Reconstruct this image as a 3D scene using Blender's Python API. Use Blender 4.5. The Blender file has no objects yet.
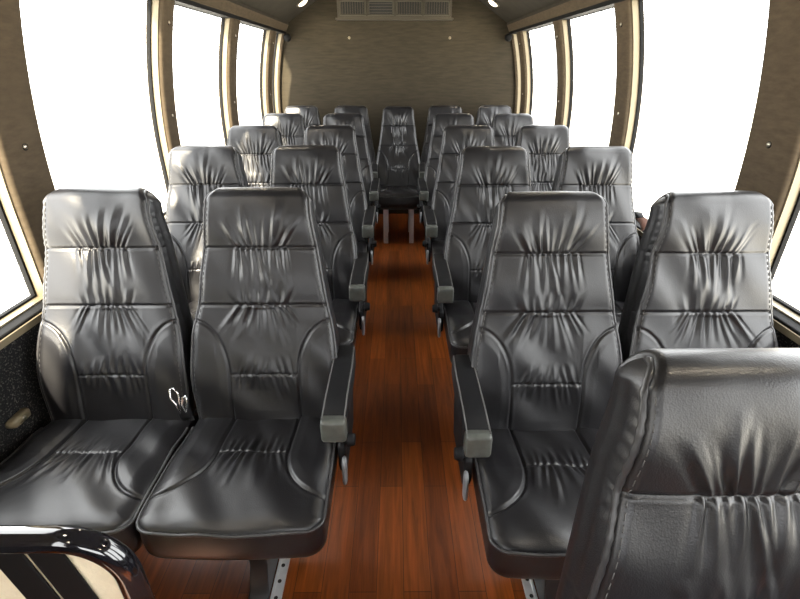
import bpy, math, random
import numpy as np
from mathutils import Vector, Matrix
R = math.radians
scene = bpy.context.scene
COL = scene.collection
rng = random.Random(4)

# ------------------------------------------------------------------ materials
def new_mat(name):
    m = bpy.data.materials.new(name); m.use_nodes = True
    nt = m.node_tree; b = nt.nodes['Principled BSDF']
    return m, nt, b
def N(nt, t, **kw):
    n = nt.nodes.new(t)
    for k, v in kw.items():
        if k in n.inputs: n.inputs[k].default_value = v
        else: setattr(n, k, v)
    return n
def simple(name, col, rough=.5, metal=0., spec=.5, bump=0., bscale=200., var=0., vscale=6., coat=0.):
    m, nt, b = new_mat(name)
    b.inputs['Base Color'].default_value = (*col, 1)
    b.inputs['Roughness'].default_value = rough
    b.inputs['Metallic'].default_value = metal
    b.inputs['Specular IOR Level'].default_value = spec
    b.inputs['Coat Weight'].default_value = coat
    tc = N(nt, 'ShaderNodeTexCoord')
    if var:
        n = N(nt, 'ShaderNodeTexNoise', Scale=vscale, Detail=4.)
        nt.links.new(tc.outputs['Object'], n.inputs['Vector'])
        mx = N(nt, 'ShaderNodeMix', data_type='RGBA')
        mx.inputs['A'].default_value = (*[c*(1-var) for c in col], 1)
        mx.inputs['B'].default_value = (*[min(1, c*(1+var)) for c in col], 1)
        nt.links.new(n.outputs['Fac'], mx.inputs['Factor'])
        nt.links.new(mx.outputs['Result'], b.inputs['Base Color'])
    if bump:
        n2 = N(nt, 'ShaderNodeTexNoise', Scale=bscale, Detail=3.)
        nt.links.new(tc.outputs['Object'], n2.inputs['Vector'])
        bp = N(nt, 'ShaderNodeBump', Strength=bump, Distance=.002)
        nt.links.new(n2.outputs['Fac'], bp.inputs['Height'])
        nt.links.new(bp.outputs['Normal'], b.inputs['Normal'])
    return m

def leather_mat():
    m, nt, b = new_mat('black_leather')
    tc = N(nt, 'ShaderNodeTexCoord')
    n = N(nt, 'ShaderNodeTexNoise', Scale=9., Detail=5.)
    nt.links.new(tc.outputs['Object'], n.inputs['Vector'])
    mr = N(nt, 'ShaderNodeMapRange'); mr.inputs['To Min'].default_value = .32; mr.inputs['To Max'].default_value = .42
    nt.links.new(n.outputs['Fac'], mr.inputs['Value']); nt.links.new(mr.outputs['Result'], b.inputs['Roughness'])
    b.inputs['Base Color'].default_value = (.007, .0068, .0082, 1)
    b.inputs['Specular IOR Level'].default_value = .55
    v = N(nt, 'ShaderNodeTexVoronoi', Scale=420.)
    nt.links.new(tc.outputs['Object'], v.inputs['Vector'])
    n2 = N(nt, 'ShaderNodeTexNoise', Scale=38., Detail=3.)
    nt.links.new(tc.outputs['Object'], n2.inputs['Vector'])
    ad = N(nt, 'ShaderNodeMath', operation='MULTIPLY_ADD'); ad.inputs[1].default_value = 2.5
    nt.links.new(n2.outputs['Fac'], ad.inputs[0]); nt.links.new(v.outputs['Distance'], ad.inputs[2])
    bp = N(nt, 'ShaderNodeBump', Strength=.16, Distance=.0012)
    nt.links.new(ad.outputs[0], bp.inputs['Height']); nt.links.new(bp.outputs['Normal'], b.inputs['Normal'])
    return m

def floor_mat():
    m, nt, b = new_mat('cherry_wood_planks')
    tc = N(nt, 'ShaderNodeTexCoord')
    mp = N(nt, 'ShaderNodeMapping'); mp.inputs['Rotation'].default_value = (0, 0, R(90))
    nt.links.new(tc.outputs['Object'], mp.inputs['Vector'])
    br = N(nt, 'ShaderNodeTexBrick', offset=.37, squash=1.)
    br.inputs['Color1'].default_value = (.235, .056, .008, 1); br.inputs['Color2'].default_value = (.13, .029, .005, 1)
    br.inputs['Mortar'].default_value = (.07, .019, .005, 1)
    br.inputs['Scale'].default_value = 1.; br.inputs['Mortar Size'].default_value = .0012
    br.inputs['Brick Width'].default_value = .62; br.inputs['Row Height'].default_value = .082; br.inputs['Bias'].default_value = -.1
    nt.links.new(mp.outputs['Vector'], br.inputs['Vector'])
    mp2 = N(nt, 'ShaderNodeMapping'); mp2.inputs['Scale'].default_value = (55, 3.2, 1)
    nt.links.new(tc.outputs['Object'], mp2.inputs['Vector'])
    g = N(nt, 'ShaderNodeTexNoise', Scale=1., Detail=6., Roughness=.65, Distortion=.6)
    nt.links.new(mp2.outputs['Vector'], g.inputs['Vector'])
    mr = N(nt, 'ShaderNodeMapRange'); mr.inputs['From Min'].default_value = .3; mr.inputs['From Max'].default_value = .72
    mr.inputs['To Min'].default_value = .5; mr.inputs['To Max'].default_value = 1.35
    nt.links.new(g.outputs['Fac'], mr.inputs['Value'])
    mul = N(nt, 'ShaderNodeVectorMath', operation='SCALE')
    nt.links.new(br.outputs['Color'], mul.inputs[0]); nt.links.new(mr.outputs['Result'], mul.inputs['Scale'])
    nt.links.new(mul.outputs['Vector'], b.inputs['Base Color'])
    b.inputs['Roughness'].default_value = .38; b.inputs['Specular IOR Level'].default_value = .4
    bp = N(nt, 'ShaderNodeBump', Strength=.12, Distance=.001)
    nt.links.new(g.outputs['Fac'], bp.inputs['Height']); nt.links.new(bp.outputs['Normal'], b.inputs['Normal'])
    return m

def fabric_mat(name, col, col2, stretch=(14, 14, 140), rough=.9, bump=.5):
    m, nt, b = new_mat(name)
    tc = N(nt, 'ShaderNodeTexCoord')
    mp = N(nt, 'ShaderNodeMapping'); mp.inputs['Scale'].default_value = stretch
    nt.links.new(tc.outputs['Object'], mp.inputs['Vector'])
    n = N(nt, 'ShaderNodeTexNoise', Scale=1., Detail=5., Roughness=.6)
    nt.links.new(mp.outputs['Vector'], n.inputs['Vector'])
    cr = N(nt, 'ShaderNodeValToRGB')
    cr.color_ramp.elements[0].position = .32; cr.color_ramp.elements[0].color = (*col2, 1)
    cr.color_ramp.elements[1].position = .68; cr.color_ramp.elements[1].color = (*col, 1)
    nt.links.new(n.outputs['Fac'], cr.inputs['Fac']); nt.links.new(cr.outputs['Color'], b.inputs['Base Color'])
    b.inputs['Roughness'].default_value = rough; b.inputs['Specular IOR Level'].default_value = .25
    bp = N(nt, 'ShaderNodeBump', Strength=bump, Distance=.0015)
    nt.links.new(n.outputs['Fac'], bp.inputs['Height']); nt.links.new(bp.outputs['Normal'], b.inputs['Normal'])
    return m

def speckle_mat():
    m, nt, b = new_mat('speckled_black_carpet')
    tc = N(nt, 'ShaderNodeTexCoord')
    n = N(nt, 'ShaderNodeTexNoise', Scale=190., Detail=2.)
    nt.links.new(tc.outputs['Object'], n.inputs['Vector'])
    cr = N(nt, 'ShaderNodeValToRGB')
    cr.color_ramp.elements[0].position = .55; cr.color_ramp.elements[0].color = (.008, .008, .009, 1)
    cr.color_ramp.elements[1].position = .72; cr.color_ramp.elements[1].color = (.09, .085, .075, 1)
    nt.links.new(n.outputs['Fac'], cr.inputs['Fac']); nt.links.new(cr.outputs['Color'], b.inputs['Base Color'])
    b.inputs['Roughness'].default_value = .9; b.inputs['Specular IOR Level'].default_value = .2
    return m

def glass_mat():
    m, nt, b = new_mat('window_glass')
    nt.nodes.remove(b)
    out = nt.nodes['Material Output']
    tr = N(nt, 'ShaderNodeBsdfTransparent'); tr.inputs['Color'].default_value = (.96, .97, .96, 1)
    gl = N(nt, 'ShaderNodeBsdfGlossy'); gl.inputs['Roughness'].default_value = .02
    lw = N(nt, 'ShaderNodeLayerWeight'); pw = N(nt, 'ShaderNodeMath', operation='POWER'); pw.inputs[1].default_value = 5.
    ma = N(nt, 'ShaderNodeMath', operation='MULTIPLY_ADD'); ma.inputs[1].default_value = .9; ma.inputs[2].default_value = .05
    lw.inputs['Blend'].default_value = .5
    nt.links.new(lw.outputs['Facing'], pw.inputs[0]); nt.links.new(pw.outputs[0], ma.inputs[0])
    mx = N(nt, 'ShaderNodeMixShader')
    nt.links.new(ma.outputs[0], mx.inputs['Fac']); nt.links.new(tr.outputs[0], mx.inputs[1]); nt.links.new(gl.outputs[0], mx.inputs[2])
    nt.links.new(mx.outputs[0], out.inputs['Surface'])
    return m

def lamp_mat():
    m, nt, b = new_mat('warm_lamp_lens')
    b.inputs['Base Color'].default_value = (.9, .85, .7, 1)
    b.inputs['Emission Color'].default_value = (1, .85, .6, 1); b.inputs['Emission Strength'].default_value = 2.2
    return m

M_LEATHER = leather_mat()
M_PIPE = simple('leather_piping', (.03, .0295, .031), .36)
M_STITCH = simple('grey_thread', (.07, .068, .066), .6)
M_PLASTIC = simple('black_plastic', (.006, .006, .007), .6, spec=.2, bump=.1)
M_CAPGREY = simple('worn_grey_plastic', (.075, .08, .072), .36, var=.5, vscale=40, bump=.4, bscale=60)
M_PADDLE = simple('grey_plastic', (.15, .155, .165), .4)
M_STEEL = simple('brushed_aluminium', (.62, .62, .6), .36, metal=1., bump=.1)
M_TRACK = simple('pale_track_metal', (.62, .62, .64), .5, metal=.4, var=.1, vscale=90)
M_BLACKSTEEL = simple('black_painted_steel', (.015, .015, .016), .35)
M_GLOSSBLACK = simple('gloss_black_tube', (.006, .006, .008), .09, spec=.6, coat=.6)
M_CHROME = simple('chrome', (.8, .8, .82), .12, metal=1.)
M_WEB = fabric_mat('belt_webbing', (.03, .03, .032), (.012, .012, .013), (300, 300, 60))
M_BROWNWEB = fabric_mat('brown_belt_webbing', (.07, .03, .018), (.03, .012, .008), (300, 300, 60))
M_FLOOR = floor_mat()
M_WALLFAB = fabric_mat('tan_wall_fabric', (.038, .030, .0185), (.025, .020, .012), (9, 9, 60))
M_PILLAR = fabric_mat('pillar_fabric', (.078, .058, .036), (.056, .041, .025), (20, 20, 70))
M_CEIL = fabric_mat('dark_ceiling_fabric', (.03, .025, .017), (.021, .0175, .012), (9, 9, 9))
M_CARPET = speckle_mat()
M_GASKET = simple('black_rubber', (.006, .006, .006), .75, spec=.15)
M_ALU = simple('tan_aluminium', (.20, .165, .105), .45, metal=.3)
M_GLASS = glass_mat()
M_GROUND = simple('pale_concrete', (.74, .72, .67), .9, var=.06, vscale=3)
M_CREAM = simple('cream_textured_panel', (.80, .72, .52), .55, bump=.8, bscale=160, var=.08, vscale=60)
M_VENT = simple('brown_grey_plastic', (.05, .043, .03), .55, spec=.3)
M_DARK = simple('painted_hole_shade', (.012, .011, .01), .7)  # near-black colour stands in for shade inside the outlets and track holes
M_SCREW = simple('screw_metal', (.5, .46, .38), .3, metal=1.)
M_LAMP = lamp_mat()

# ------------------------------------------------------------------ mesh helpers
class MB:
    def __init__(s): s.v = []; s.f = []
    def add(s, verts, faces):
        o = len(s.v); s.v += [tuple(map(float, v)) for v in verts]; s.f += [tuple(i+o for i in f) for f in faces]; return s
    def grid(s, P, flip=False, close_u=False, close_v=False):
        nu, nv = P.shape[:2]
        o = len(s.v); s.v += [tuple(p) for p in P.reshape(-1, 3).tolist()]
        for i in range(nu if close_u else nu-1):
            i2 = (i+1) % nu
            for j in range(nv if close_v else nv-1):
                j2 = (j+1) % nv
                q = (o+i*nv+j, o+i2*nv+j, o+i2*nv+j2, o+i*nv+j2)
                s.f.append(q[::-1] if flip else q)
        return s
    def box(s, x0, x1, y0, y1, z0, z1):
        return s.add([(x, y, z) for x in (x0, x1) for y in (y0, y1) for z in (z0, z1)],
                     [(0, 1, 3, 2), (4, 6, 7, 5), (0, 4, 5, 1), (2, 3, 7, 6), (0, 2, 6, 4), (1, 5, 7, 3)])
    def tube(s, pts, r, n=10, closed=False, caps=True):
        pts = [Vector(p) for p in pts]; rad = r if isinstance(r, (list, tuple)) else [r]*len(pts)
        rings = []; up = None
        for i, p in enumerate(pts):
            a = pts[i-1] if (i > 0 or closed) else p; b = pts[(i+1) % len(pts)] if (i < len(pts)-1 or closed) else p
            d = (b-a).normalized()
            if up is None:
                up = Vector((0, 0, 1)) if abs(d.z) < .9 else Vector((1, 0, 0))
            u = (up - d*up.dot(d)).normalized(); w = d.cross(u); up = u
            rings.append([p + (u*math.cos(2*math.pi*k/n) + w*math.sin(2*math.pi*k/n))*rad[i] for k in range(n)])
        o = len(s.v)
        P = np.array([[tuple(q) for q in ring] for ring in rings])
        s.grid(P, close_u=closed, close_v=True, flip=True)
        if caps and not closed:
            s.f.append(tuple(o+k for k in range(n))[::-1]); e = o+(len(pts)-1)*n; s.f.append(tuple(e+k for k in range(n)))
        return s
    def disc(s, c, axis, r, h, n=20, r2=None):
        c = Vector(c); a = Vector(axis).normalized()
        r2 = r if r2 is None else r2
        return s.tube([c, c+a*h*.15, c+a*h*.85, c+a*h], [r*.92, r, r2, r2*.9], n)
import bmesh
CLOSED = {'armrest', 'end_cap', 'side_plate', 'recline_knob', 'recline_paddle', 'buckle', 'cover', 'bolt', 'leg', 'webbing', 'pillar_screw', 'wall_button', 'bezel', 'stem', 'cap', 'floor_flange', 'upright_bar', 'panel', 'tongue', 'tube'}
def link_mesh(name, mb, mat, parent=None, smooth=True, bevel=0., seg=2):
    me = bpy.data.meshes.new(name)
    me.from_pydata(mb.v, [], mb.f); me.update()
    if smooth: me.polygons.foreach_set('use_smooth', [True]*len(me.polygons))
    if name in CLOSED:
        bm = bmesh.new(); bm.from_mesh(me); bmesh.ops.recalc_face_normals(bm, faces=bm.faces); bm.to_mesh(me); bm.free()
    me.materials.append(mat)
    o = bpy.data.objects.new(name, me); COL.objects.link(o)
    if parent: o.parent = parent
    if bevel:
        b = o.modifiers.new('Bevel', 'BEVEL'); b.width = bevel; b.segments = seg; b.limit_method = 'ANGLE'; b.angle_limit = R(40)
        try:
            w = o.modifiers.new('WN', 'WEIGHTED_NORMAL'); w.keep_sharp = False
        except Exception: pass
    return o
def tag(o, label=None, cat=None, group=None, kind=None):
    if label: o['label'] = label
    if cat: o['category'] = cat
    if group: o['group'] = group
    if kind: o['kind'] = kind
    return o
def empty(name, loc):
    o = bpy.data.objects.new(name, None); COL.objects.link(o); o.location = loc; o.empty_display_size = .1
    return o
def copy_part(o, parent):
    c = o.copy(); COL.objects.link(c); c.parent = parent
    for ch in o.children: copy_part(ch, c)
    return c
def struct(name, mb, mat, label=None, **kw):
    o = link_mesh(name, mb, mat, **kw); o['kind'] = 'structure'
    if label: o['label'] = label
    return o

# ------------------------------------------------------------------ seat shapes
L = .67                                   # length of the backrest along its slope
T_SEAM = (.746, .499, .199)               # two full seams and the short one
def smooth_interp(xq, xs, ys):
    xs = np.array(xs); ys = np.array(ys)
    m = np.gradient(ys, xs)
    i = np.clip(np.searchsorted(xs, xq)-1, 0, len(xs)-2)
    h = xs[i+1]-xs[i]; t = np.clip((xq-xs[i])/h, 0, 1)
    return (2*t**3-3*t**2+1)*ys[i]+(t**3-2*t**2+t)*h*m[i]+(-2*t**3+3*t**2)*ys[i+1]+(t**3-t**2)*h*m[i+1]
def halfwidth(t):
    return smooth_interp(t, [-.12, 0, .2, .35, .5, .62, .75, .9, .97], [.196, .206, .213, .207, .187, .173, .160, .146, .143])
def front_y(t):                            # forward (negative) bulge of lumbar and headrest
    return .205*t - .022*np.exp(-((t-.22)/.22)**2) - .012*np.exp(-((t-.9)/.13)**2) + .006
def front_z(t): return .46 + .64*t
def thick(t): return smooth_interp(t, [-.12, .2, .5, .75, .97], [.10, .125, .118, .108, .096])

def folds(x, d, seed, n, wx, amp, ln, fan=0., sig=.0055, lean=0.):
    """gathered folds that start at a seam (d = 0) and fade with distance d (metres)"""
    r = random.Random(seed); out = np.zeros_like(x)
    dd = np.maximum(d, 0)
    for k in range(n):
        x0 = wx*(-1+2*(k+.5)/n) + r.uniform(-.3, .3)*wx*2/n
        l = ln*r.uniform(.55, 1.15)*(1-.35*(x0/wx)**2); a = amp*r.uniform(.55, 1.15); sg = sig*r.uniform(.75, 1.35)
        sl = fan*x0/wx + lean + r.uniform(-.1, .1); cv = r.uniform(-.8, .8)
        xc = x0 + sl*dd + cv*dd*dd
        w = sg*(1+dd/ln*1.3)
        q = (x-xc)/w
        env = np.clip(1-dd/l, 0, 1)**1.1 * (d >= 0) * (.35+.65*np.clip(dd/.014, 0, 1))
        out += a*env*(np.exp(-np.abs(q)**1.3) - .6*np.exp(-((q-1.7)/.7)**2) - .25*np.exp(-((q+2.2)/1.1)**2))
    return out

def groove(d, w=.0034, depth=.0048, lip=.0007):
    return -depth*np.exp(-(d/w)**2) + lip*np.exp(-((np.abs(d)-2.2*w)/(1.3*w))**2)

def back_disp(x, t, hw, seed):
    s = x/hw
    q = np.clip((np.abs(s)-.89)/.11, 0, 1)
    n = -.012*(1-np.sqrt(np.maximum(0, 1-q*q)))
    sc = hw/.2
    t1, t2, t3 = T_SEAM
    d1, d2, d3 = (t-t1)*L, (t-t2)*L, (t-t3)*L
    # puff of the panels between seams
    n += .010*np.clip(1-((t-.88)/.14)**2, 0, 1)*(1-.5*s*s)
    n += .010*np.clip(1-((t-.6225)/.1235)**2, 0, 1)*(1-.5*s*s)
    n += .004*np.clip(1-(d1/.09)**2, 0, 1)*0
    n += groove(d1, .0034, .0042, .0004) + groove(d2, .0034, .0042, .0004)
    # side bolster arcs
    ax = np.abs(x); t0 = .2
    e = np.sqrt(((ax-.205)/.103)**2 + ((np.maximum(t, t0)-t0)/.235)**2)
    dist = np.where(t > t0, (e-1)*.103*np.where(ax < .14, 1, 1.35), .102-ax)   # >0 inside the centre
    arc_on = np.clip((t2+.0-t)/.02, 0, 1)
    n += groove(np.where(ax < .212, dist, 1.))*arc_on
    inside = 1/(1+np.exp(dist/.008))                     # 1 in the bolster
    n += .0035*inside*arc_on*np.clip(-dist/.03, 0, 1)
    mid = np.clip(1-(x/.1)**2, 0, 1)
    n += -.006*mid*arc_on*np.clip((t-.02)/.1, 0, 1)
    # short seam
    n += groove(d3, .003, .0026, .0003)*(ax < .1)
    # folds
    n += folds(x, d1, seed, 9, .082*sc, .0085, .135, fan=.6, sig=.0052)
    n += folds(x, -d1, seed+1, 9, .074, .0075, .165, lean=.04, sig=.0048)*np.clip((t-t2)/.03, 0, 1)
    n += folds(x, d2, seed+2, 7, .07, .0062, .09, fan=.25)
    n += folds(x, -d2, seed+3, 10, .072, .0080, .14, fan=.7, sig=.0048)
    n += folds(x, d3, seed+4, 9, .088, .0062, .085, fan=-.3, sig=.0045)*np.clip((.1-ax)/.01, 0, 1)
    n += folds(x, -d3, seed+5, 9, .088, .0062, .085, fan=.2, sig=.0045)*np.clip((.1-ax)/.01, 0, 1)
    # slow unevenness of stretched leather
    r = random.Random(seed+9)
    for k in range(5):
        n += .0010*np.sin(x*r.uniform(20, 60)+r.uniform(0, 6)+t*r.uniform(8, 26))
    return n

def profile(M=230, K=34):
    """front line, roll over the top, and rear line; returns y, z, normal and t for each step, front part first"""
    tf = np.linspace(-.10, .95, M)
    fy, fz = front_y(tf), front_z(tf)
    gy, gz = np.gradient(fy), np.gradient(fz); g = np.hypot(gy, gz)
    ny, nz = -gz/g, gy/g                      # outward (towards the sitter)
    th = thick(tf)
    by, bz = fy-ny*th, fz-nz*th
    # roll
    c = np.array([(fy[-1]+by[-1])/2, (fz[-1]+bz[-1])/2]); ra = th[-1]/2
    ex = np.array([ny[-1], nz[-1]]); ez = np.array([gy[-1]/g[-1], gz[-1]/g[-1]])
    ph = np.linspace(0, math.pi, K+2)[1:-1]
    hh = .040
    cs = np.cos(ph); sn = np.sin(ph)
    ry = c[0]+ra*cs*ex[0]+hh*sn*ez[0]; rz = c[1]+ra*cs*ex[1]+hh*sn*ez[1]
    rn = np.stack([np.cos(ph)*ex[0]+np.sin(ph)*ez[0], np.cos(ph)*ex[1]+np.sin(ph)*ez[1]])
    y = np.concatenate([fy, ry, by[::-1]]); z = np.concatenate([fz, rz, bz[::-1]])
    nY = np.concatenate([ny, rn[0], -ny[::-1]]); nZ = np.concatenate([nz, rn[1], -nz[::-1]])
    hwf = halfwidth(tf)
    hwr = hwf[-1] - .022*np.sin(ph)**1.3
    hw = np.concatenate([hwf, hwr, hwf[::-1]])
    return tf, y, z, nY, nZ, hw, M, K

def build_backrest(seed):
    tf, y, z, nY, nZ, hw, Mf, K = profile()
    S = 191
    a = np.linspace(-1, 1, S); s = np.sign(a)*(1-(1-np.abs(a))**1.25)      # denser at the edges
    X = hw[:, None]*s[None, :]
    D = np.zeros_like(X)
    tt = np.repeat(tf[:, None], S, 1)
    D[:Mf] = back_disp(X[:Mf], tt, hw[:Mf, None], seed)
    last = D[Mf-1]
    for i in range(K):
        u = (i+1)/(K+1); f = .5+.5*math.cos(math.pi*min(1, u*1.6))
        D[Mf+i] = last*f + (1-f)*(-.012*(1-np.sqrt(np.maximum(0, 1-np.clip((np.abs(s)-.89)/.11, 0, 1)**2))))
    D[Mf+K:] = -.012*(1-np.sqrt(np.maximum(0, 1-np.clip((np.abs(s)-.86)/.14, 0, 1)**2)))[None, :]
    # fade the top folds into the roll
    P = np.stack([X, y[:, None]+nY[:, None]*D, z[:, None]+nZ[:, None]*D], -1)
    mb = MB(); mb.grid(P)
    n = len(y); J = 9
    half = (n)//2
    for sd, col in ((1, S-1), (-1, 0)):
        G = []
        for i in range(half):
            p0 = P[i, col]; p1 = P[n-1-i, col]; wide = min(1., float(np.linalg.norm(p1-p0))/.095)**2
            row = []
            for j in range(J):
                u = j/(J-1); p = p0*(1-u)+p1*u
                bul = .0075*math.sin(math.pi*u)**.6
                if i < Mf:
                    t = tf[i]
                    if t > .62 and 0 < j < J-1:
                        bul += .0006*math.sin(t*190+seed)*math.exp(-((u-.14)/.16)**2)*min(1, (t-.62)/.08)
                    if 0 < j < J-1: bul += -.004*math.exp(-((u-.5)/.05)**2)
                bul *= wide
                row.append((p[0]+sd*bul, p[1], p[2]))
            G.append(row)
        mb.grid(np.array(G), flip=(sd < 0))
    # piping along both front edges and over the top corner
    pieces = []
    for col, sd in ((S-1, 1), (0, -1)):
        pts = [P[i, col]+np.array((sd*.0015, 0, 0)) for i in range(6, Mf+K//2, 3)]
        rad = [.0048*(1+.20*math.sin(k*2.4)*(1 if k > 45 else .35)) for k in range(len(pts))]
        pp = MB(); st = MB(); pp.tube(pts, rad, 8)
        c2 = S-1-8 if sd > 0 else 8
        pts = [P[i, c2]+np.array((0, nY[i]*.0008, nZ[i]*.0008)) for i in range(14, Mf, 1)]
        for k in range(0, len(pts)-4, 5): st.tube([pts[k], pts[k+1], pts[k+3]], .0008, 4)
        pieces.append((pp, st))
    return mb, pieces

def build_cushion(seed):
    hw, R0 = .2185, .042
    S, Tn = 161, 160
    a = np.linspace(-1, 1, S); s = np.sign(a)*(1-(1-np.abs(a))**1.3); x1 = hw*s
    ax = np.abs(x1)
    q = np.clip((ax-(hw-R0))/R0, 0, 1)
    yf = -.396 + .012*(x1/hw)**2 + R0*(1-np.sqrt(np.maximum(0, 1-q*q)))*.9
    v = np.linspace(0, 1, Tn)
    yb = .075
    Y = yb + (yf[None, :]-yb)*v[:, None]
    X = np.repeat(x1[None, :], Tn, 0) * (1-.02*(1-v[:, None]))
    A = np.abs(X)
    Z = .462 - .018*np.exp(-((Y-.02)/.12)**2)
    # distance to the rim for the rounded rim
    df = np.minimum((hw-A), (Y-yf[None, :])*.9+.0)
    df = np.where(Y > -.2, hw-A, df)
    e = np.clip(1-df/.045, 0, 1)
    Z += -.020*(1-np.sqrt(np.maximum(0, 1-e*e)))
    # panel seams
    y0 = -.155
    el = np.sqrt(((A-.225)/.128)**2 + ((np.minimum(Y, y0)-y0)/.145)**2)
    dist = np.where(Y < y0, (el-1)*.128*1.05, .097-A)
    dist = np.where((A > .215), 1., dist)
    Z += groove(dist, .0036, .0056)
    ins = np.clip(-dist/.03, 0, 1)*(A < .216)
    Z += .006*np.sqrt(ins)*(1-e)
    d3 = -(Y-y0)
    Z += groove(d3, .003, .0022, .0003)*(A < .094)
    Z += .010*np.clip(1-((Y+.27)/.11)**2, 0, 1)*np.clip(1-(X/.2)**2, 0, 1)
    win = np.clip((.094-A)/.01, 0, 1)
    Z += folds(X, d3, seed, 10, .08, .0062, .13, fan=.35, sig=.0045)*np.where(d3 > .02, 1, win)
    Z += folds(X, -d3, seed+1, 9, .08, .0052, .09, fan=-.1, sig=.0045)*win
    r = random.Random(seed+3)
    for k in range(6):
        Z += .0009*np.sin(X*r.uniform(15, 60)+r.uniform(0, 6)+Y*r.uniform(15, 50))
    P = np.stack([X, Y, Z], -1)
    mb = MB(); mb.grid(P, flip=True)
    per = [P[i, 0] for i in range(Tn)] + [P[Tn-1, j] for j in range(1, S)] + [P[i, S-1] for i in range(Tn-2, -1, -1)]
    per = np.array(per)
    cen = np.array((0, -.16, 0))
    rows = []
    for k in range(9):
        u = k/8
        b = .004*abs(math.sin(math.pi*min(1, u*1.1)))**.8 - .014*max(0, (u-.7)/.3)**2
        dv = per-cen; dv[:, 2] = 0; ln = np.linalg.norm(dv, axis=1, keepdims=True)
        z = per[:, 2]*(1-u) + .337*u
        Q = per + dv/ln*b; Q[:, 2] = z
        rows.append(Q)
    mb.grid(np.array(rows))
    o = len(mb.v)-len(per); mb.f.append(tuple(range(o, o+len(per))))
    # rear close
    pp = MB()
    idx = [k for k in range(40, len(per)-40)]
    pts = [per[k]+np.array((0, 0, .001))+(per[k]-cen)*np.array((1, 1, 0))*.006 for k in idx[::2]]
    pp.tube(pts, [.0042*(1+.12*math.sin(k*2.1)) for k in range(len(pts))], 8)
    return mb, pp

backs = []
for seed in (11, 47, 83):
    mb, pieces = build_backrest(seed)
    b = link_mesh('backrest', mb, M_LEATHER)
    for pp, st in pieces:
        link_mesh('piping', pp, M_PIPE, b); link_mesh('stitching', st, M_STITCH, b)
    backs.append(b)
cush = []
for seed in (5, 29):
    mb, pp = build_cushion(seed)
    c = link_mesh('cushion', mb, M_LEATHER); p = link_mesh('piping', pp, M_PIPE, c)
    cush.append(c)

def rounded_bar(sections, n=20, p=4.):
    """loft of superellipse sections: (centre, half x, half z) along y"""
    P = []
    for (c, hx, hz) in sections:
        ring = []
        for k in range(n):
            a = 2*math.pi*k/n
            ca, sa = math.cos(a), math.sin(a)
            ring.append((c[0]+hx*math.copysign(abs(ca)**(2/p), ca), c[1], c[2]+hz*math.copysign(abs(sa)**(2/p), sa)))
        P.append(ring)
    mb = MB(); mb.grid(np.array(P), close_v=True)
    mb.f.append(tuple(range(n))[::-1]); o = (len(P)-1)*n
    mb.f.append(tuple(o+k for k in range(n)))
    return mb

def build_arm(sd):
    """sd = +1: armrest on the +x side"""
    x = sd*.231
    e = empty_arm = None
    pad = rounded_bar([((x, -.196, .572), .031, .031), ((x, -.10, .580), .0325, .034), ((x+sd*.004, .02, .594), .032, .036),
                       ((x+sd*.006, .10, .604), .029, .036), ((x+sd*.006, .112, .605), .02, .03)], 32, 8.)
    arm = link_mesh('armrest', pad, M_PLASTIC)
    cap = rounded_bar([((x, -.2055, .570), .012, .014), ((x, -.205, .570), .0255, .0265), ((x, -.203, .570), .030, .031), ((x, -.198, .570), .0325, .0335), ((x, -.178, .571), .0335, .0348)], 32, 8.)
    link_mesh('end_cap', cap, M_CAPGREY, arm)
    tr = MB()
    for dx in (-.0285, .0285):
        tr.tube([(x+dx, -.19, .6035), (x+dx, -.1, .6125), (x+sd*.004+dx, .02, .628), (x+sd*.006+dx*.9, .1, .638)], .0022, 6)
    link_mesh('edge_seam', tr, M_STITCH, arm)
    plate = MB()
    out = [(-.13, .36), (-.15, .40), (-.14, .46), (-.06, .50), (.0, .57), (.06, .60), (.12, .60), (.14, .56), (.11, .45), (.08, .36)]
    x0, x1 = sorted((x-sd*.0025, x+sd*.020))
    n = len(out)
    plate.add([(x0, y, z) for y, z in out]+[(x1, y, z) for y, z in out],
              [tuple(range(n)), tuple(range(n, 2*n))[::-1]]+[(i, i+n, (i+1) % n+n, (i+1) % n) for i in range(n)])
    if True:
        pl = link_mesh('side_plate', plate, M_PLASTIC, smooth=False, bevel=.006)
    kn = MB(); kn.disc((x+sd*.012, -.125, .475), (sd, 0, 0), .011, .014, 16); kn.disc((x+sd*.024, -.125, .475), (sd, 0, 0), .02, .022, 20, .017)
    knob = link_mesh('recline_knob', kn, M_PLASTIC)
    pd = MB()
    P = []
    for (yy, zz, h, w) in ((-.165, .445, .006, .010), (-.170, .436, .007, .016), (-.172, .405, .0075, .017), (-.176, .375, .007, .015), (-.178, .366, .005, .008)):
        ring = []
        for k in range(16):
            a = 2*math.pi*k/16
            ring.append((x+sd*.018+h*math.cos(a), yy+w*math.sin(a), zz))
        P.append(ring)
    pd.grid(np.array(P), close_v=True, flip=True); pd.f.append(tuple(range(16))); pd.f.append(tuple(64+k for k in range(16))[::-1])
    pad_ = link_mesh('recline_paddle', pd, M_PADDLE)
    return [arm, pl, knob, pad_]
arms = {1: build_arm(1), -1: build_arm(-1)}
fm = MB(); fm.box(-.19, .19, -.33, .07, .3175, .338)
for sx in (-.13, .13): fm.box(sx-.02, sx+.02, .05, .165, .335, .36)
for sx in (-.13, .13): fm.box(sx-.02, sx+.02, .075, .11, .34, .48)
pan = link_mesh('seat_pan', fm, M_BLACKSTEEL, smooth=False, bevel=.004)

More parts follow.
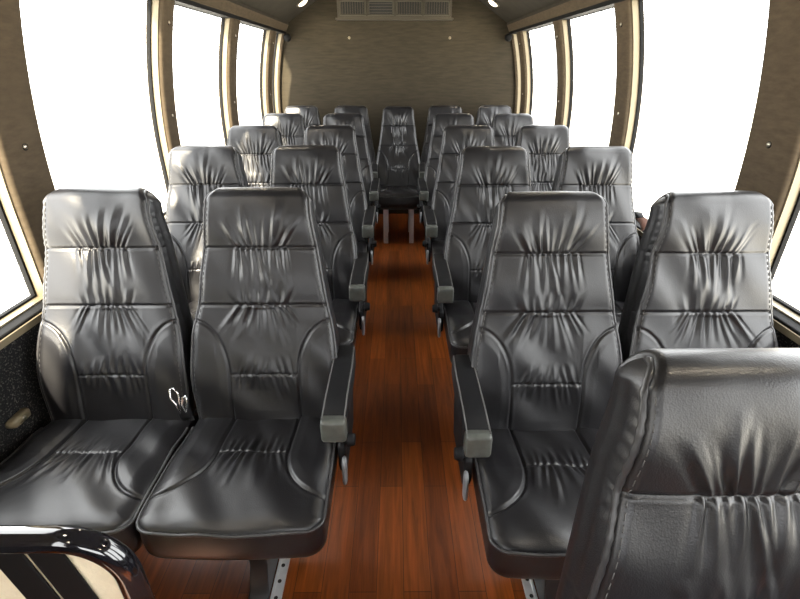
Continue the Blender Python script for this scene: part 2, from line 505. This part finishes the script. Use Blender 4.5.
# legs, cross bars and wall brackets, one set for each kind of place
supports = {}
def bars(x0, x1):
    r = []
    for yy in (-.26, .0):
        mb = MB(); mb.box(x0, x1, yy-.02, yy+.02, .285, .317)
        r.append(link_mesh('cross_bar', mb, M_BLACKSTEEL, smooth=False, bevel=.004))
    return r
for sg, nm in ((-1, 'left'), (1, 'right')):
    x = sg*.012
    P = []
    for z, y0, y1, hx in ((.285, -.29, .03, .027), (.2, -.24, -.02, .026), (.1, -.24, -.02, .026), (.03, -.27, .02, .028), (.0105, -.30, .06, .03)):
        P.append([(x-hx, y0, z), (x+hx, y0, z), (x+hx, y1, z), (x-hx, y1, z)])
    lg = MB(); lg.grid(np.array(P), close_v=True, flip=True); lg.f.append((0, 1, 2, 3)); lg.f.append((16, 19, 18, 17))
    leg = link_mesh('leg', lg, M_BLACKSTEEL, smooth=False, bevel=.004)
    ft = MB(); a, b_ = sorted((x, -sg*.05)); ft.box(a, b_, -.08, -.04, .010, .018)
    link_mesh('track_bolt_plate', ft, M_STEEL, leg, smooth=False, bevel=.002)
    supports[nm+'_aisle'] = [leg]+bars(-.2, .2)
    br = []
    for yy in (-.26, .0):
        f = MB(); a, b_ = sorted((sg*.205, sg*.25)); f.box(a, b_, yy-.02, yy+.02, .0, .317)
        f.box(a, b_, yy-.05, yy+.05, .0, .008)
        br.append(link_mesh('leg', f, M_BLACKSTEEL, smooth=False, bevel=.004))
    supports[nm+'_window'] = bars(-.2, .2)+br
cl = []
for sx in (-.125, .125):
    mb = MB(); mb.box(sx-.022, sx+.022, -.29, -.25, .0, .317); mb.box(sx-.022, sx+.022, -.25, .06, .27, .317); mb.box(sx-.022, sx+.022, .02, .06, .0, .27)
    o = link_mesh('leg', mb, M_TRACK, smooth=False, bevel=.004); o['label'] = 'silver metal leg'; cl.append(o)
supports['centre'] = cl
AX, PITCH = .412, .45
SPACE = .8035
Y1 = 1.3066-.20
GROUP = None
ORD = {1: 'first', 2: 'second', 3: 'third', 4: 'fourth'}
protos = [backs, cush, arms, pan]
count = [0]
def seat(x, y, arm_sides, label, lean=0., yaw=0., bi=None, place=None, width=1.):
    k = count[0]; count[0] += 1
    r = empty('bus_seat', (x, y, 0)); r.rotation_euler.z = R(yaw)
    tag(r, label, 'seat', 'black leather bus seats')
    b = copy_part(backs[(k*2+k//3) % 3 if bi is None else bi], r)
    if lean:
        piv = Vector((0, .04, .46)); m = Matrix.Translation(piv) @ Matrix.Rotation(R(-lean), 4, 'X') @ Matrix.Translation(-piv)
        b.matrix_local = m
    copy_part(cush[k % 2], r); copy_part(pan, r)
    for sd in arm_sides:
        for o in (arms[sd][:1] if place == 'centre' else arms[sd]): copy_part(o, r)
    for o in supports.get(place, ()): copy_part(o, r)
    r.scale.x = width
    return r
lab_l = {
 (1, 'a'): 'black leather aisle seat in the front row on the left, whole cushion in view',
 (1, 'w'): 'black leather window seat in the front row on the left, behind the gloss black rail',
}
for row in (1, 2, 3, 4, 5):
    y = Y1 + SPACE*(row-1)
    if row == 5: y += .02
    for side, sg in (('left', -1), ('right', 1)):
        if row == 1 and side == 'left':
            la, lw = lab_l[(1, 'a')], lab_l[(1, 'w')]
        elif row == 1:
            la = 'black leather aisle seat on the right with torn grey armrest cap, behind the foreground seat'
            lw = 'black leather window seat on the right, partly hidden behind the big foreground seat'
        elif row == 5:
            la = 'black leather back row seat just %s of the middle seat, against the rear wall' % side
            lw = 'black leather corner seat in the back row beside the %s windows' % side
        else:
            nth = {2: 'second', 3: 'third', 4: 'fourth'}[row]
            la = 'black leather aisle seat, %s row along the %s side of the aisle' % (nth, side)
            lw = 'black leather window seat, %s row along the %s windows' % (nth, side)
        jl = rng.uniform(-.6, .6)
        ax = AX if row < 5 else .428
        yr = y-(.055 if sg > 0 and row == 1 else .02 if sg > 0 and row == 2 else 0)
        seat(sg*ax, yr, [-sg] if row < 5 else [], la, lean=jl, bi=0 if row == 1 else None, place=side+'_aisle')
        seat(sg*(ax+PITCH), yr, [], lw, lean=rng.uniform(-.8, .8), bi=(1 if sg < 0 else 2) if row == 1 else None, place=side+'_window')
YB = Y1+SPACE*4+.02
seat(0, YB-.13, [1, -1], 'black leather seat in the middle of the back row, at the end of the aisle', bi=1, place='centre', width=.9)
Y0 = .436-.20
seat(AX+.004, Y0, [-1], 'big black leather seat in the right foreground, cut off by the picture edge', bi=0, place='right_aisle')
for grp in [backs, cush, arms[1], arms[-1], [pan]]+list(supports.values()):
    for o in grp:
        for ch in list(o.children): bpy.data.objects.remove(ch)
        bpy.data.objects.remove(o)

# ------------------------------------------------------------------ floor tracks (silver rails in the floor)
for side, sg in (('left', -1), ('right', 1)):
    mb = MB(); x = sg*.376
    mb.box(x-.016, x+.016, .05, 4.70, 0.0, .007)
    for e in (-.012, .012): mb.box(x+e-.004, x+e+.004, .05, 4.70, .005, .0095)
    o = link_mesh('floor_track', mb, M_TRACK, smooth=False)
    tag(o, 'silver metal seat track on the wood floor, %s of the aisle' % side, 'floor track')
    h = MB()
    for k in range(90): h.disc((x, .08+k*.05, .0068), (0, 0, 1), .006, .0012, 10)  # dark discs laid on the track, painting in the shade of its holes
    hp = link_mesh('track_hole', h, M_DARK, o, smooth=False); hp['kind'] = 'stuff'

# ------------------------------------------------------------------ bus body
Y_FRONT, Y_REAR = -1.6, 4.86
Z_SILL, Z_TOP = .735, 1.684
def wx(z): return 1.13 - .23*max(0., z-1.0)**2
mb = MB(); mb.box(-1.2, 1.2, Y_FRONT, Y_REAR+.08, -.06, 0.); struct('floor', mb, M_FLOOR, 'cherry wood plank floor', smooth=False)
WINS = {-1: [(-1.45, -.62), (.56, 1.36), (1.53, 2.40), (2.52, 3.36), (3.52, 4.38), (4.54, 4.82)],  # left window beside the camera closed, its wide unseen pillar blocks the sun
        1: [(-1.45, -.62), (-.42, .36), (.56, 1.37), (1.575, 2.47), (2.62, 3.45), (3.59, 4.48), (4.63, 4.83)]}
tn = 0; wn = 0
for side, sg in (('left', -1), ('right', 1)):
    def X(z, d=0.): return sg*(wx(z)+d)
    mb = MB()
    a, b = sorted((sg*1.13, sg*1.20)); mb.box(a, b, Y_FRONT, Y_REAR, 0, Z_SILL-.03)
    struct('wall_'+side, mb, M_CARPET, 'black speckled carpet on the lower %s wall' % side, smooth=False)
    # sill
    mb = MB(); a, b = sorted((sg*1.112, sg*1.20)); mb.box(a, b, Y_FRONT, Y_REAR, Z_SILL-.03, Z_SILL)
    tn += 1; sill = struct('trim_%d' % tn, mb, M_GASKET, 'black window sill along the %s wall' % side, smooth=False, bevel=.006)
    mb = MB(); a, b = sorted((sg*1.106, sg*1.1125)); mb.box(a, b, Y_FRONT, Y_REAR, Z_SILL-.028, Z_SILL-.008)
    link_mesh('sill_edge', mb, M_ALU, sill, smooth=False)
    # header and cove, swept along the bus
    prof = [(wx(Z_TOP)+.07, Z_TOP), (wx(Z_TOP), Z_TOP), (wx(Z_TOP)-.012, Z_TOP+.012), (wx(1.74)-.012, 1.735), (.985, 1.745), (.985, 1.765), (.72, 1.935), (.70, 1.965), (1.12, 1.965)]
    P = np.array([[(sg*x, y, z) for x, z in prof] for y in (Y_FRONT, Y_REAR)])
    hd = MB(); hd.grid(P[:, :5], flip=sg < 0); tn += 1
    struct('trim_%d' % tn, hd, M_PILLAR, 'tan header band above the %s windows' % side, smooth=False)
    sb = MB(); zb = [(wx(z)-.006, z) for z in (1.674, 1.69, 1.718)]; sb.grid(np.array([[(sg*x, y, z) for x, z in [(zb[0][0]+.056, 1.674)]+zb+[(zb[2][0]+.012, 1.718)]] for y in (Y_FRONT, Y_REAR)]), flip=sg < 0)
    link_mesh('shade_rail', sb, M_GASKET, bpy.data.objects['trim_%d' % tn], smooth=False)
    cv = MB(); cv.grid(P[:, 4:], flip=sg < 0); tn += 1
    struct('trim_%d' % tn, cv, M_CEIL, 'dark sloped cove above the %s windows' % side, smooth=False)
    # pillars
    wins = WINS[sg]
    edges = [(Y_FRONT, wins[0][0])]+[(wins[i][1], wins[i+1][0]) for i in range(len(wins)-1)]+[(wins[-1][1], Y_REAR)]
    zs = np.linspace(Z_SILL-.004, Z_TOP+.004, 22)
    for (y0, y1) in edges:  # on the left this includes the unseen wide pillar shaped to block sun
        P = []
        r_ = .012
        for z in zs:
            sec = [(X(z, .075), y0), (X(z, r_), y0), (X(z, .003), y0+.004), (X(z), y0+r_), (X(z), y1-r_), (X(z, .003), y1-.004), (X(z, r_), y1), (X(z, .075), y1)]
            P.append([(x, y, z) for x, y in sec])
        mb = MB(); mb.grid(np.array(P), close_v=True, flip=sg < 0); tn += 1
        pil = struct('trim_%d' % tn, mb, M_PILLAR, 'tan fabric covered pillar between the %s windows' % side, smooth=True)
        es = pil.modifiers.new('ES', 'EDGE_SPLIT'); es.split_angle = R(50)
        if y1-y0 > .10 and y1 < Y_REAR-.01:
            for z in (1.19, 1.585):
                s_ = MB(); yc = (y0+y1)/2
                s_.disc((X(z, .002), yc, z), (-sg, 0, 0), 0.0085, .006, 16, .0065)
                link_mesh('pillar_screw', s_, M_SCREW, pil)
                w_ = MB(); w_.disc((X(z, .003), yc, z), (-sg, 0, 0), .0115, .004, 18, .0105); link_mesh('screw_washer', w_, M_GASKET, pil)
    # windows
    for (y0, y1) in wins:
        wn += 1
        # frame: rectangular loop swept along the curved opening
        fr = MB(); inn = MB(); al = MB()
        zz = np.linspace(Z_SILL, Z_TOP, 20); wd = .022
        def loop(mb, wd, d0, d1, y0=y0, y1=y1):
            for (a, b) in ((y0, y0+wd), (y1-wd, y1)):
                P = np.array([[(X(z, d0), a, z), (X(z, d0), b, z), (X(z, d1), b, z), (X(z, d1), a, z)] for z in zz])
                mb.grid(P, close_v=True, flip=sg < 0)
            for (a, b) in ((Z_SILL, Z_SILL+wd), (Z_TOP-wd, Z_TOP)):
                c = sg*1.0
                mb.add([(X(z, d), y, z) for z in (a, b) for d in (d0, d1) for y in (y0+wd, y1-wd)],
                       [(0, 1, 3, 2), (4, 6, 7, 5), (0, 4, 5, 1), (2, 3, 7, 6), (0, 2, 6, 4), (1, 5, 7, 3)])
        loop(fr, .012, .050, .066)
        f = struct('window_%d' % wn, fr, M_GASKET, 'black framed %s side window, bright outside' % side, smooth=False)
        loop(al, .005, .020, .050)
        link_mesh('inner_frame', al, M_ALU, f, smooth=False)
        P = np.array([[(X(z, .058), y, z) for y in (y0+.004, y1-.004)] for z in zz])
        g = MB(); g.grid(P, flip=sg > 0)
        link_mesh('glass_pane', g, M_GLASS, f)
# roof, ceiling
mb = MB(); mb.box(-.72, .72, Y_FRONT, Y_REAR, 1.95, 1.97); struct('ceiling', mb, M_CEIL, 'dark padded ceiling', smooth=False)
mb = MB(); mb.box(-1.22, 1.22, Y_FRONT, Y_REAR+.08, 1.985, 2.03); tn += 1; struct('trim_%d' % tn, mb, M_GASKET, 'bus roof', smooth=False)
# rear wall
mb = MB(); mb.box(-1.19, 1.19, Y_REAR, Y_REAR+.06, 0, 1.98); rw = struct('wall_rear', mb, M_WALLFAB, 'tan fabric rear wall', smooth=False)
for x in (-.445, .475):
    s_ = MB(); s_.disc((x, Y_REAR, 1.645), (0, -1, 0), .012, .006, 18, .009); link_mesh('wall_button', s_, M_ALU, rw)
# unseen front cowl behind the viewer, windscreen opening shrunk to cut frontal light
mb = MB(); mb.box(-1.2, 1.2, Y_FRONT-.06, Y_FRONT, -.06, 1.0); mb.box(-1.2, 1.2, Y_FRONT-.06, Y_FRONT, 1.5, 2.03)
for a in (-1.2, .65): mb.box(a, a+.55, Y_FRONT-.06, Y_FRONT, 1.0, 1.5)
struct('wall_front', mb, M_CARPET, 'unseen front of the bus, windscreen opening shrunk to cut frontal light', smooth=False)

# ------------------------------------------------------------------ rear air vent unit
v = empty('air_vent_unit', (-.03, Y_REAR, 1.79))
tag(v, 'brown grey air vent unit with four louvred outlets high on the rear wall', 'air vent')
mb = MB(); mb.box(-.50, .50, -.10, -.001, .0, .15); mb.box(-.52, .52, -.105, -.001, -.012, .004)
link_mesh('housing', mb, M_VENT, v, smooth=False, bevel=.004)
for k, xc in enumerate((-.365, -.12, .13, .37)):
    f = MB()
    for (a, b, c, d) in ((xc-.115, xc-.1, .02, .135), (xc+.1, xc+.115, .02, .135), (xc-.115, xc+.115, .02, .032), (xc-.115, xc+.115, .123, .135)):
        f.box(a, b, -.112, -.095, c, d)
    fo = link_mesh('outlet_frame', f, M_VENT, v, smooth=False, bevel=.002)
    g = MB(); g.box(xc-.1, xc+.1, -.1015, -.095, .032, .123); link_mesh('outlet_opening', g, M_DARK, fo, smooth=False)  # dark plate, the outlet's inner shade put into its colour
    lv = MB()
    if k == 1:
        for j in range(4): lv.box(xc-.098, xc+.098, -.107, -.1, .042+j*.022, .046+j*.022)
    else:
        for j in range(9): lv.box(xc-.088+j*.022-.003, xc-.088+j*.022+.003, -.108, -.1, .033, .122)
    link_mesh('louvre', lv, M_VENT, fo, smooth=False)

# ------------------------------------------------------------------ dome lights on the coves
ld = Vector((-(1.935-1.765), 0, -(.985-.72))).normalized()
for side, sg in (('left', -1), ('right', 1)):
    for k, y in enumerate((4.5, 2.3, .4, -.8)):  # rear pair is visible; the others are unseen, added to brighten the cabin
        t = .74; x = .985+(.72-.985)*t; z = 1.765+(1.935-1.765)*t
        e = empty('dome_light', (sg*x, y, z))
        lab = {0: 'small warm dome light on the %s cove near the rear wall' % side}.get(k, 'added unseen dome light on the %s cove above the %s' % (side, ('', 'third row', 'front row', 'driver area')[k]))
        tag(e, lab, 'light', 'dome lights')
        nrm = Vector((sg*ld.x, 0, ld.z))
        a = MB(); a.disc((0, 0, 0), nrm, .062, .014, 24, .056); link_mesh('bezel', a, M_VENT, e)
        a = MB(); a.tube([nrm*.008, nrm*.02, nrm*.028, nrm*.031], [.045, .042, .028, .006], 24); link_mesh('lens', a, M_LAMP, e)
        li = bpy.data.lights.new('dome_lamp', 'AREA'); li.shape = 'DISK'; li.size = .09; li.energy = 1.2; li.color = (1, .86, .66)
        lo = bpy.data.objects.new('dome_lamp', li); COL.objects.link(lo); lo.parent = e
        lo.location = nrm*.036; lo.rotation_euler = nrm.to_track_quat('-Z', 'Y').to_euler()
    # coat bracket where the cove meets the rear wall
    e = empty('cove_bracket', (sg*1.0, Y_REAR-.10, 1.665)); tag(e, 'small brass coloured bracket at the top %s corner of the rear wall' % side, 'bracket')
    a = MB(); a.disc((0, .10, -.02), (0, -1, 0), .025, .05, 16, .018); link_mesh('stem', a, M_SCREW, e)
    a = MB(); a.disc((0, .055, -.02), (0, -1, 0), .034, .02, 16, .026); link_mesh('cap', a, M_GASKET, e)

# ------------------------------------------------------------------ entry rail with cream panel (left foreground)
PY = .47
rail = empty('entry_rail', (-.75, PY, 0)); tag(rail, 'gloss black tubular rail framing a cream panel in the left foreground', 'rail')
def rel(p): return (p[0]+.75, p[1]-PY, p[2])
zt, xr, rc = .762, -.446, .085
pts = [(-1.10, PY, zt)] + [(x, PY, zt) for x in np.linspace(-1.0, xr-rc, 8)]
pts += [(xr-rc+rc*math.sin(a), PY, zt-rc+rc*math.cos(a)) for a in np.linspace(.12, math.pi/2, 12)]
pts += [(xr, PY, z) for z in (.6, .4, .2, .0)]
mb = MB(); mb.tube([rel(p) for p in pts], .0195, 20); link_mesh('tube', mb, M_GLOSSBLACK, rail)
mb = MB()
zi, xi, ri = zt-.0, xr, rc
outl = [(-1.10, .12), (-1.10, zi)]+[(xi-ri, zi)]+[(xi-ri+ri*math.sin(a), zi-ri+ri*math.cos(a)) for a in np.linspace(.1, math.pi/2, 10)]+[(xi, .12)]
n = len(outl)
mb.add([rel((x, PY-.003, z)) for x, z in outl]+[rel((x, PY+.003, z)) for x, z in outl],
       [tuple(range(n)), tuple(range(n, 2*n))[::-1]]+[(i, i+n, (i+1) % n+n, (i+1) % n) for i in range(n)])
link_mesh('panel', mb, M_CREAM, rail, smooth=False)
mb = MB(); mb.disc(rel((xr, PY, 0)), (0, 0, 1), .045, .012, 24); link_mesh('floor_flange', mb, M_GLOSSBLACK, rail)
for (xa, xb, za, zb) in ((-.642, -.590, .75, .10), (-.582, -.528, .75, .10)):
    mb = MB(); sh = .10
    mb.add([rel((x+(.75-z)*.17, y, z)) for z in (za, zb) for y in (PY-.010, PY-.0045) for x in (xa, xb)],
           [(0, 1, 3, 2), (4, 6, 7, 5), (0, 4, 5, 1), (2, 3, 7, 6), (0, 2, 6, 4), (1, 5, 7, 3)])
    link_mesh('upright_bar', mb, M_GASKET, rail, smooth=False, bevel=.003)

# ------------------------------------------------------------------ seat belts
def belt_buckle(name, loc, rot, label):
    e = empty(name, loc); e.rotation_euler = rot; tag(e, label, 'seat belt', 'seat belts')
    w = MB()
    P = []
    for k in range(14):
        u = k/13; P.append([(-.010, .02-.02*u, -.045+.06*u), (.010, .02-.02*u, -.045+.06*u)])
    P = np.array(P); Q = P+np.array((0, .003, .001)); 
    ring = np.stack([P[:, 0], P[:, 1], Q[:, 1], Q[:, 0]], 1); w.grid(ring, close_v=True)
    link_mesh('webbing', w, M_WEB, e)
    b = rounded_bar([((0, -.012, .0), .012, .02), ((0, -.006, .0), .016, .03), ((0, .006, .0), .016, .03), ((0, .012, .0), .012, .02)], 20, 4.)
    link_mesh('buckle', b, M_PLASTIC, e)
    t = MB()
    t.tube([(-.006, -.014, .0), (-.010, -.016, .03), (-.018, -.016, .05), (-.014, -.016, .075), (-.002, -.015, .078), (.004, -.014, .055), (.0, -.014, .03)], .0028, 8, closed=True)
    link_mesh('tongue', t, M_CHROME, e)
    t = MB(); t.tube([(.008, -.014, .0), (.006, -.018, .025), (.014, -.018, .045), (.022, -.016, .05), (.02, -.014, .03), (.014, -.014, .012)], .0028, 8, closed=True)
    link_mesh('tongue', t, M_CHROME, e)
    return e
belt_buckle('seat_belt', (-.612, 1.025, .545), (R(-12), R(-8), R(10)), 'chrome tongued seat belt buckle between the two front left seats')
# belt webbing slung over the right window sill behind the second row
e = empty('seat_belt', (1.10, 2.09, .735)); tag(e, 'brown seat belt webbing lying on the right window sill beside the second row', 'seat belt')
w = MB()
P = []
for k in range(16):
    u = k/15; y = -.10+.2*u; z = .012+.028*math.sin(math.pi*u)+.01*math.sin(7*u)
    P.append([(-.02, y, z), (.02, y+.01, z+.006), (.02, y+.01, z+.010), (-.02, y, z+.004)])
w.grid(np.array(P), close_v=True); link_mesh('webbing', w, M_BROWNWEB, e)
b = rounded_bar([((0, -.03, .05), .014, .010), ((0, .0, .056), .02, .014), ((0, .03, .052), .016, .011)], 16, 4.); link_mesh('buckle', b, M_PLASTIC, e)
# tan wall anchor by the front left seat
e = empty('wall_anchor', (-1.13, 1.06, .49)); tag(e, 'tan plastic anchor on the left wall beside the front window seat', 'anchor')
b = rounded_bar([((.010, -.035, 0), .010, .009), ((.014, -.026, 0), .014, .014), ((.014, .026, .0), .014, .014), ((.010, .035, 0), .010, .009)], 20, 3.5)
link_mesh('cover', b, M_ALU, e); b = MB(); b.disc((.027, 0, 0), (1, 0, 0), .007, .004, 12); link_mesh('bolt', b, M_SCREW, e)

# ------------------------------------------------------------------ outside
mb = MB(); mb.add([(-60, -60, -.75), (60, -60, -.75), (60, 60, -.75), (-60, 60, -.75)], [(0, 1, 2, 3)])
struct('ground', mb, M_GROUND, 'pale sunlit ground outside the bus', smooth=False)
w = bpy.data.worlds.new('sky'); scene.world = w; w.use_nodes = True
bg = w.node_tree.nodes['Background']; bg.inputs['Color'].default_value = (.975, .98, .985, 1); bg.inputs['Strength'].default_value = 5.
sun = bpy.data.lights.new('sun', 'SUN'); sun.energy = 17; sun.angle = R(2.5); sun.color = (1, .88, .68)
so = bpy.data.objects.new('sun', sun); COL.objects.link(so)
so.rotation_euler = Vector((.2, .6, -.6)).to_track_quat('-Z', 'Y').to_euler()

# ------------------------------------------------------------------ camera
cam = bpy.data.cameras.new('camera'); cam.sensor_width = 36; cam.lens = 463.9*36/800; cam.clip_start = .02
co = bpy.data.objects.new('camera', cam); COL.objects.link(co)
co.location = (-.0178, 0, 1.40); co.rotation_euler = (R(90)-.4632, 0, -.0076)
scene.camera = co
vs = scene.view_settings
vs.view_transform = 'Standard'; vs.look = 'None'; vs.gamma = 1.; vs.use_curve_mapping = False; vs.exposure = 1.12
